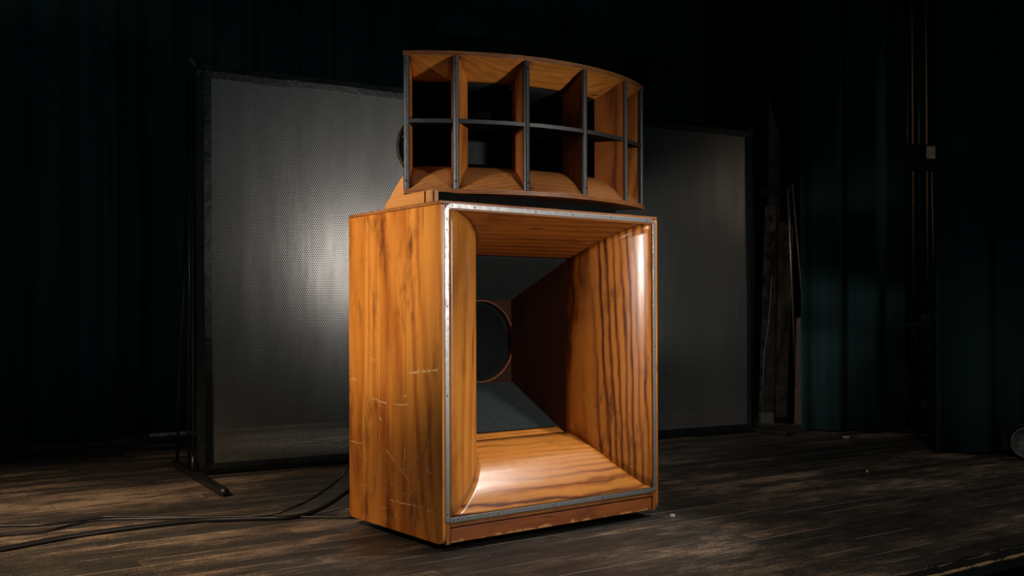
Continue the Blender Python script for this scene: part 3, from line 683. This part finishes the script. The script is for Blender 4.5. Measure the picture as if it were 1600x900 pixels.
tube('bent_arm', [(.12, 0, .0), (.15, 0, -.14), (.17, 0, -.24)], .009, beige, lr); tube('bent_arm', [(.07, 0, -.23), (.075, .01, -.45), (.10, 0, -.60), (.11, 0, -.68)], .014, dim, lr)
tube('lower_arm', [(.115, 0, -.68), (.115, 0, -.53)], .022, dim, lr); tube('lower_arm', [(.0, 0, -.72), (.0, 0, -.63), (.15, 0, -.62), (.15, 0, -.52)], .010, dim, lr)
tube('cable_loop', [(.24, 0, .02), (.22, 0, -.06), (.21, 0, -.15), (.24, 0, -.22)], .010, steel_black, lr)
p = at(1447, 568, 7.0); a2 = onfloor(1452, 680)
pl = thing('grey_post', 'dim grey boxed post with a step beside the far right curtain', 'post', (p.x + .03, 6.95, 0))
box('shaft', 0, .17, 0, .12, 0, .56, dimgrey, pl, bevel=.004); box('cap', -.035, .17, -.01, .13, .565, .83, dimgrey, pl, bevel=.006); box('collar', -.02, .17, .005, .115, .50, .60, steel_black, pl, bevel=.004)
# leaning timbers between screen and curtain leg
def plank(name, quad, Y, th, mat, label, group=None, lean=.0):
    P = [at(x, y, Y) for x, y in quad]; c0 = Vector((sum(v.x for v in P) / 4, Y, min(v.z for v in P)))
    bm = bmesh.new(); prism_bm(bm, [((v.x - c0.x), (v.z - c0.z)) for v in P], 0, th, 'y'); o = fin(name, bm, mat, bevel=.003); o.location = c0; return tag(o, label, 'timber', group)
plank('leaning_board', [(1217, 343), (1240, 350), (1229, 654.5), (1212, 654.5)], 8.0, .03, dim, 'long brown board leaning upright, the widest between screen and curtain leg')
plank('leaning_board', [(1205, 400), (1213, 400), (1211, 652.5), (1193, 652.5)], 8.1, .03, dim, 'dim narrow board leaning left of the widest brown board')
plank('leaning_board', [(1246, 494), (1258, 494), (1252, 661), (1241, 661)], 7.7, .04, plain('reddish_short_timber', (.13,.085,.062), .7, var=.3), 'short reddish timber standing upright against the curtain leg')
plank('scenery_flat', [(1196, 318), (1213, 318), (1205, 651.5), (1186, 651.5)], 8.15, .03, plain('mottled_flat', (.11,.09,.065), .8, var=.8, vscale=11), 'mottled scenery flat standing behind the narrow leaning board')
plank('scenery_flat', [(1202, 150), (1218, 215), (1220, 650.5), (1199, 650.5)], 8.2, .03, plain('brick_painted_flat', (.07,.055,.04), .8, var=.6, vscale=20), 'pointed brick patterned scenery flat, high between screen and curtain leg')
pb = at(1190, 296, 8.14); o_ = box('dark_crossbar', 0, .24, 0, .04, -.03, .03, steel_black, None, bevel=.004); o_.location = pb; tag(o_, 'dark crossbar between the two scenery flat pieces', 'bar')
a, b, c = at(1231, 292, 7.85), at(1234, 360, 7.85), at(1246, 657, 7.85); c0 = c.copy()
o_ = tube('chrome_tube', [c - c0, b - c0, a - c0], .010, plain('dull_chrome', (.4,.36,.33), .3, metal=.8), None, 10); o_.location = c0; tag(o_, 'dull shiny tube leaning right of the widest brown board', 'tube')
a, b = at(1238, 285, 7.85), at(1256, 494, 7.75); o_ = tube('thin_pole', [Vector((0,0,0)), a - b], .007, beige, None, 8); o_.location = b; tag(o_, 'thin beige pole slanting down to the short reddish timber', 'pole')
P = [at(1206, 430, 7.9), at(1201, 500, 7.9), at(1194, 560, 7.9), at(1191, 657, 7.9)]; c0 = P[-1].copy()
o_ = tube('hanging_cord', [v - c0 for v in catmull(P)], .005, plain('grey_cord', (.25,.25,.25), .5), None, 8); o_.location = c0; tag(o_, 'thin grey cord hanging beside the narrow leaning board', 'cord')
# small white box on the floor near the timbers
p = onfloor(1197, 645); o_ = box('white_box', -.05, .05, -.04, .04, 0, .085, plain('off_white_box', (.16,.15,.13), .6), None, bevel=.006); o_.location = (at(1197, 643, 7.75).x, 7.75, .0); tag(o_, 'small off-white box on the floor at the foot of the leaning boards', 'box')
# tape scraps and chips
def scrap(px, py, w, l, col, label, rz=0.3):
    p = onfloor(px, py, .001); bm = bmesh.new()
    n = 8; pts = [((w/2) * math.cos(6.283*k/n) * (1 + .25*math.sin(5*k)), (l/2) * math.sin(6.283*k/n) * (1 + .2*math.cos(3*k))) for k in range(n)]
    prism_bm(bm, pts, 0, .012, 'z'); o = fin('tape_scrap', bm, plain('scrap_' + str(px), col, .6), bevel=.002); o.location = p; o.rotation_euler = (0, 0, rz); return tag(o, label, 'tape scrap', 'scraps on the stage floor')
scrap(1323, 682, .05, .03, (.7,.7,.65), 'white scrap on the floor in front of the middle curtain leg')
scrap(1383, 670, .07, .04, (.75,.22,.03), 'orange scrap on the floor below the hanging rods')
scrap(1447, 679, .09, .05, (.75,.25,.03), 'orange scrap on the floor at the foot of the grey post')
scrap(1355, 736, .012, .012, (.8,.5,.2), 'tiny tan chip on the open floor at right')
scrap(1051, 806, .022, .012, (.7,.7,.65), 'tiny white chip on the floor beside the right corner of the bass cabinet')
# small stage lamp at the right edge
lp = thing('floor_lamp', 'small dark round floor lamp with wire loop yoke at the right edge', 'stage lamp', (onfloor(1598, 716).x + .03, onfloor(1598, 716).y, 0), -.5)
lathe('can', [(.0, -.10), (.06, -.10), (.075, -.06), (.08, .04), (.088, .05), (.088, .06), (.078, .06), (.074, .03), (0, .03)], plain('dusty_grey_can', (.10,.095,.09), .6, var=.4, vscale=20), lp, 32, (0, 0, .10))
yk = [(.125 * math.cos(a), -.0, .105 + .095 * math.sin(a)) for a in [math.pi * k / 12 + math.pi*0.0 for k in range(-3, 16)]]
tube('yoke', yk, .007, steel_black, lp, 8)
box('foot_bar', -.13, .13, -.03, .03, 0, .012, steel_black, lp, bevel=.003)
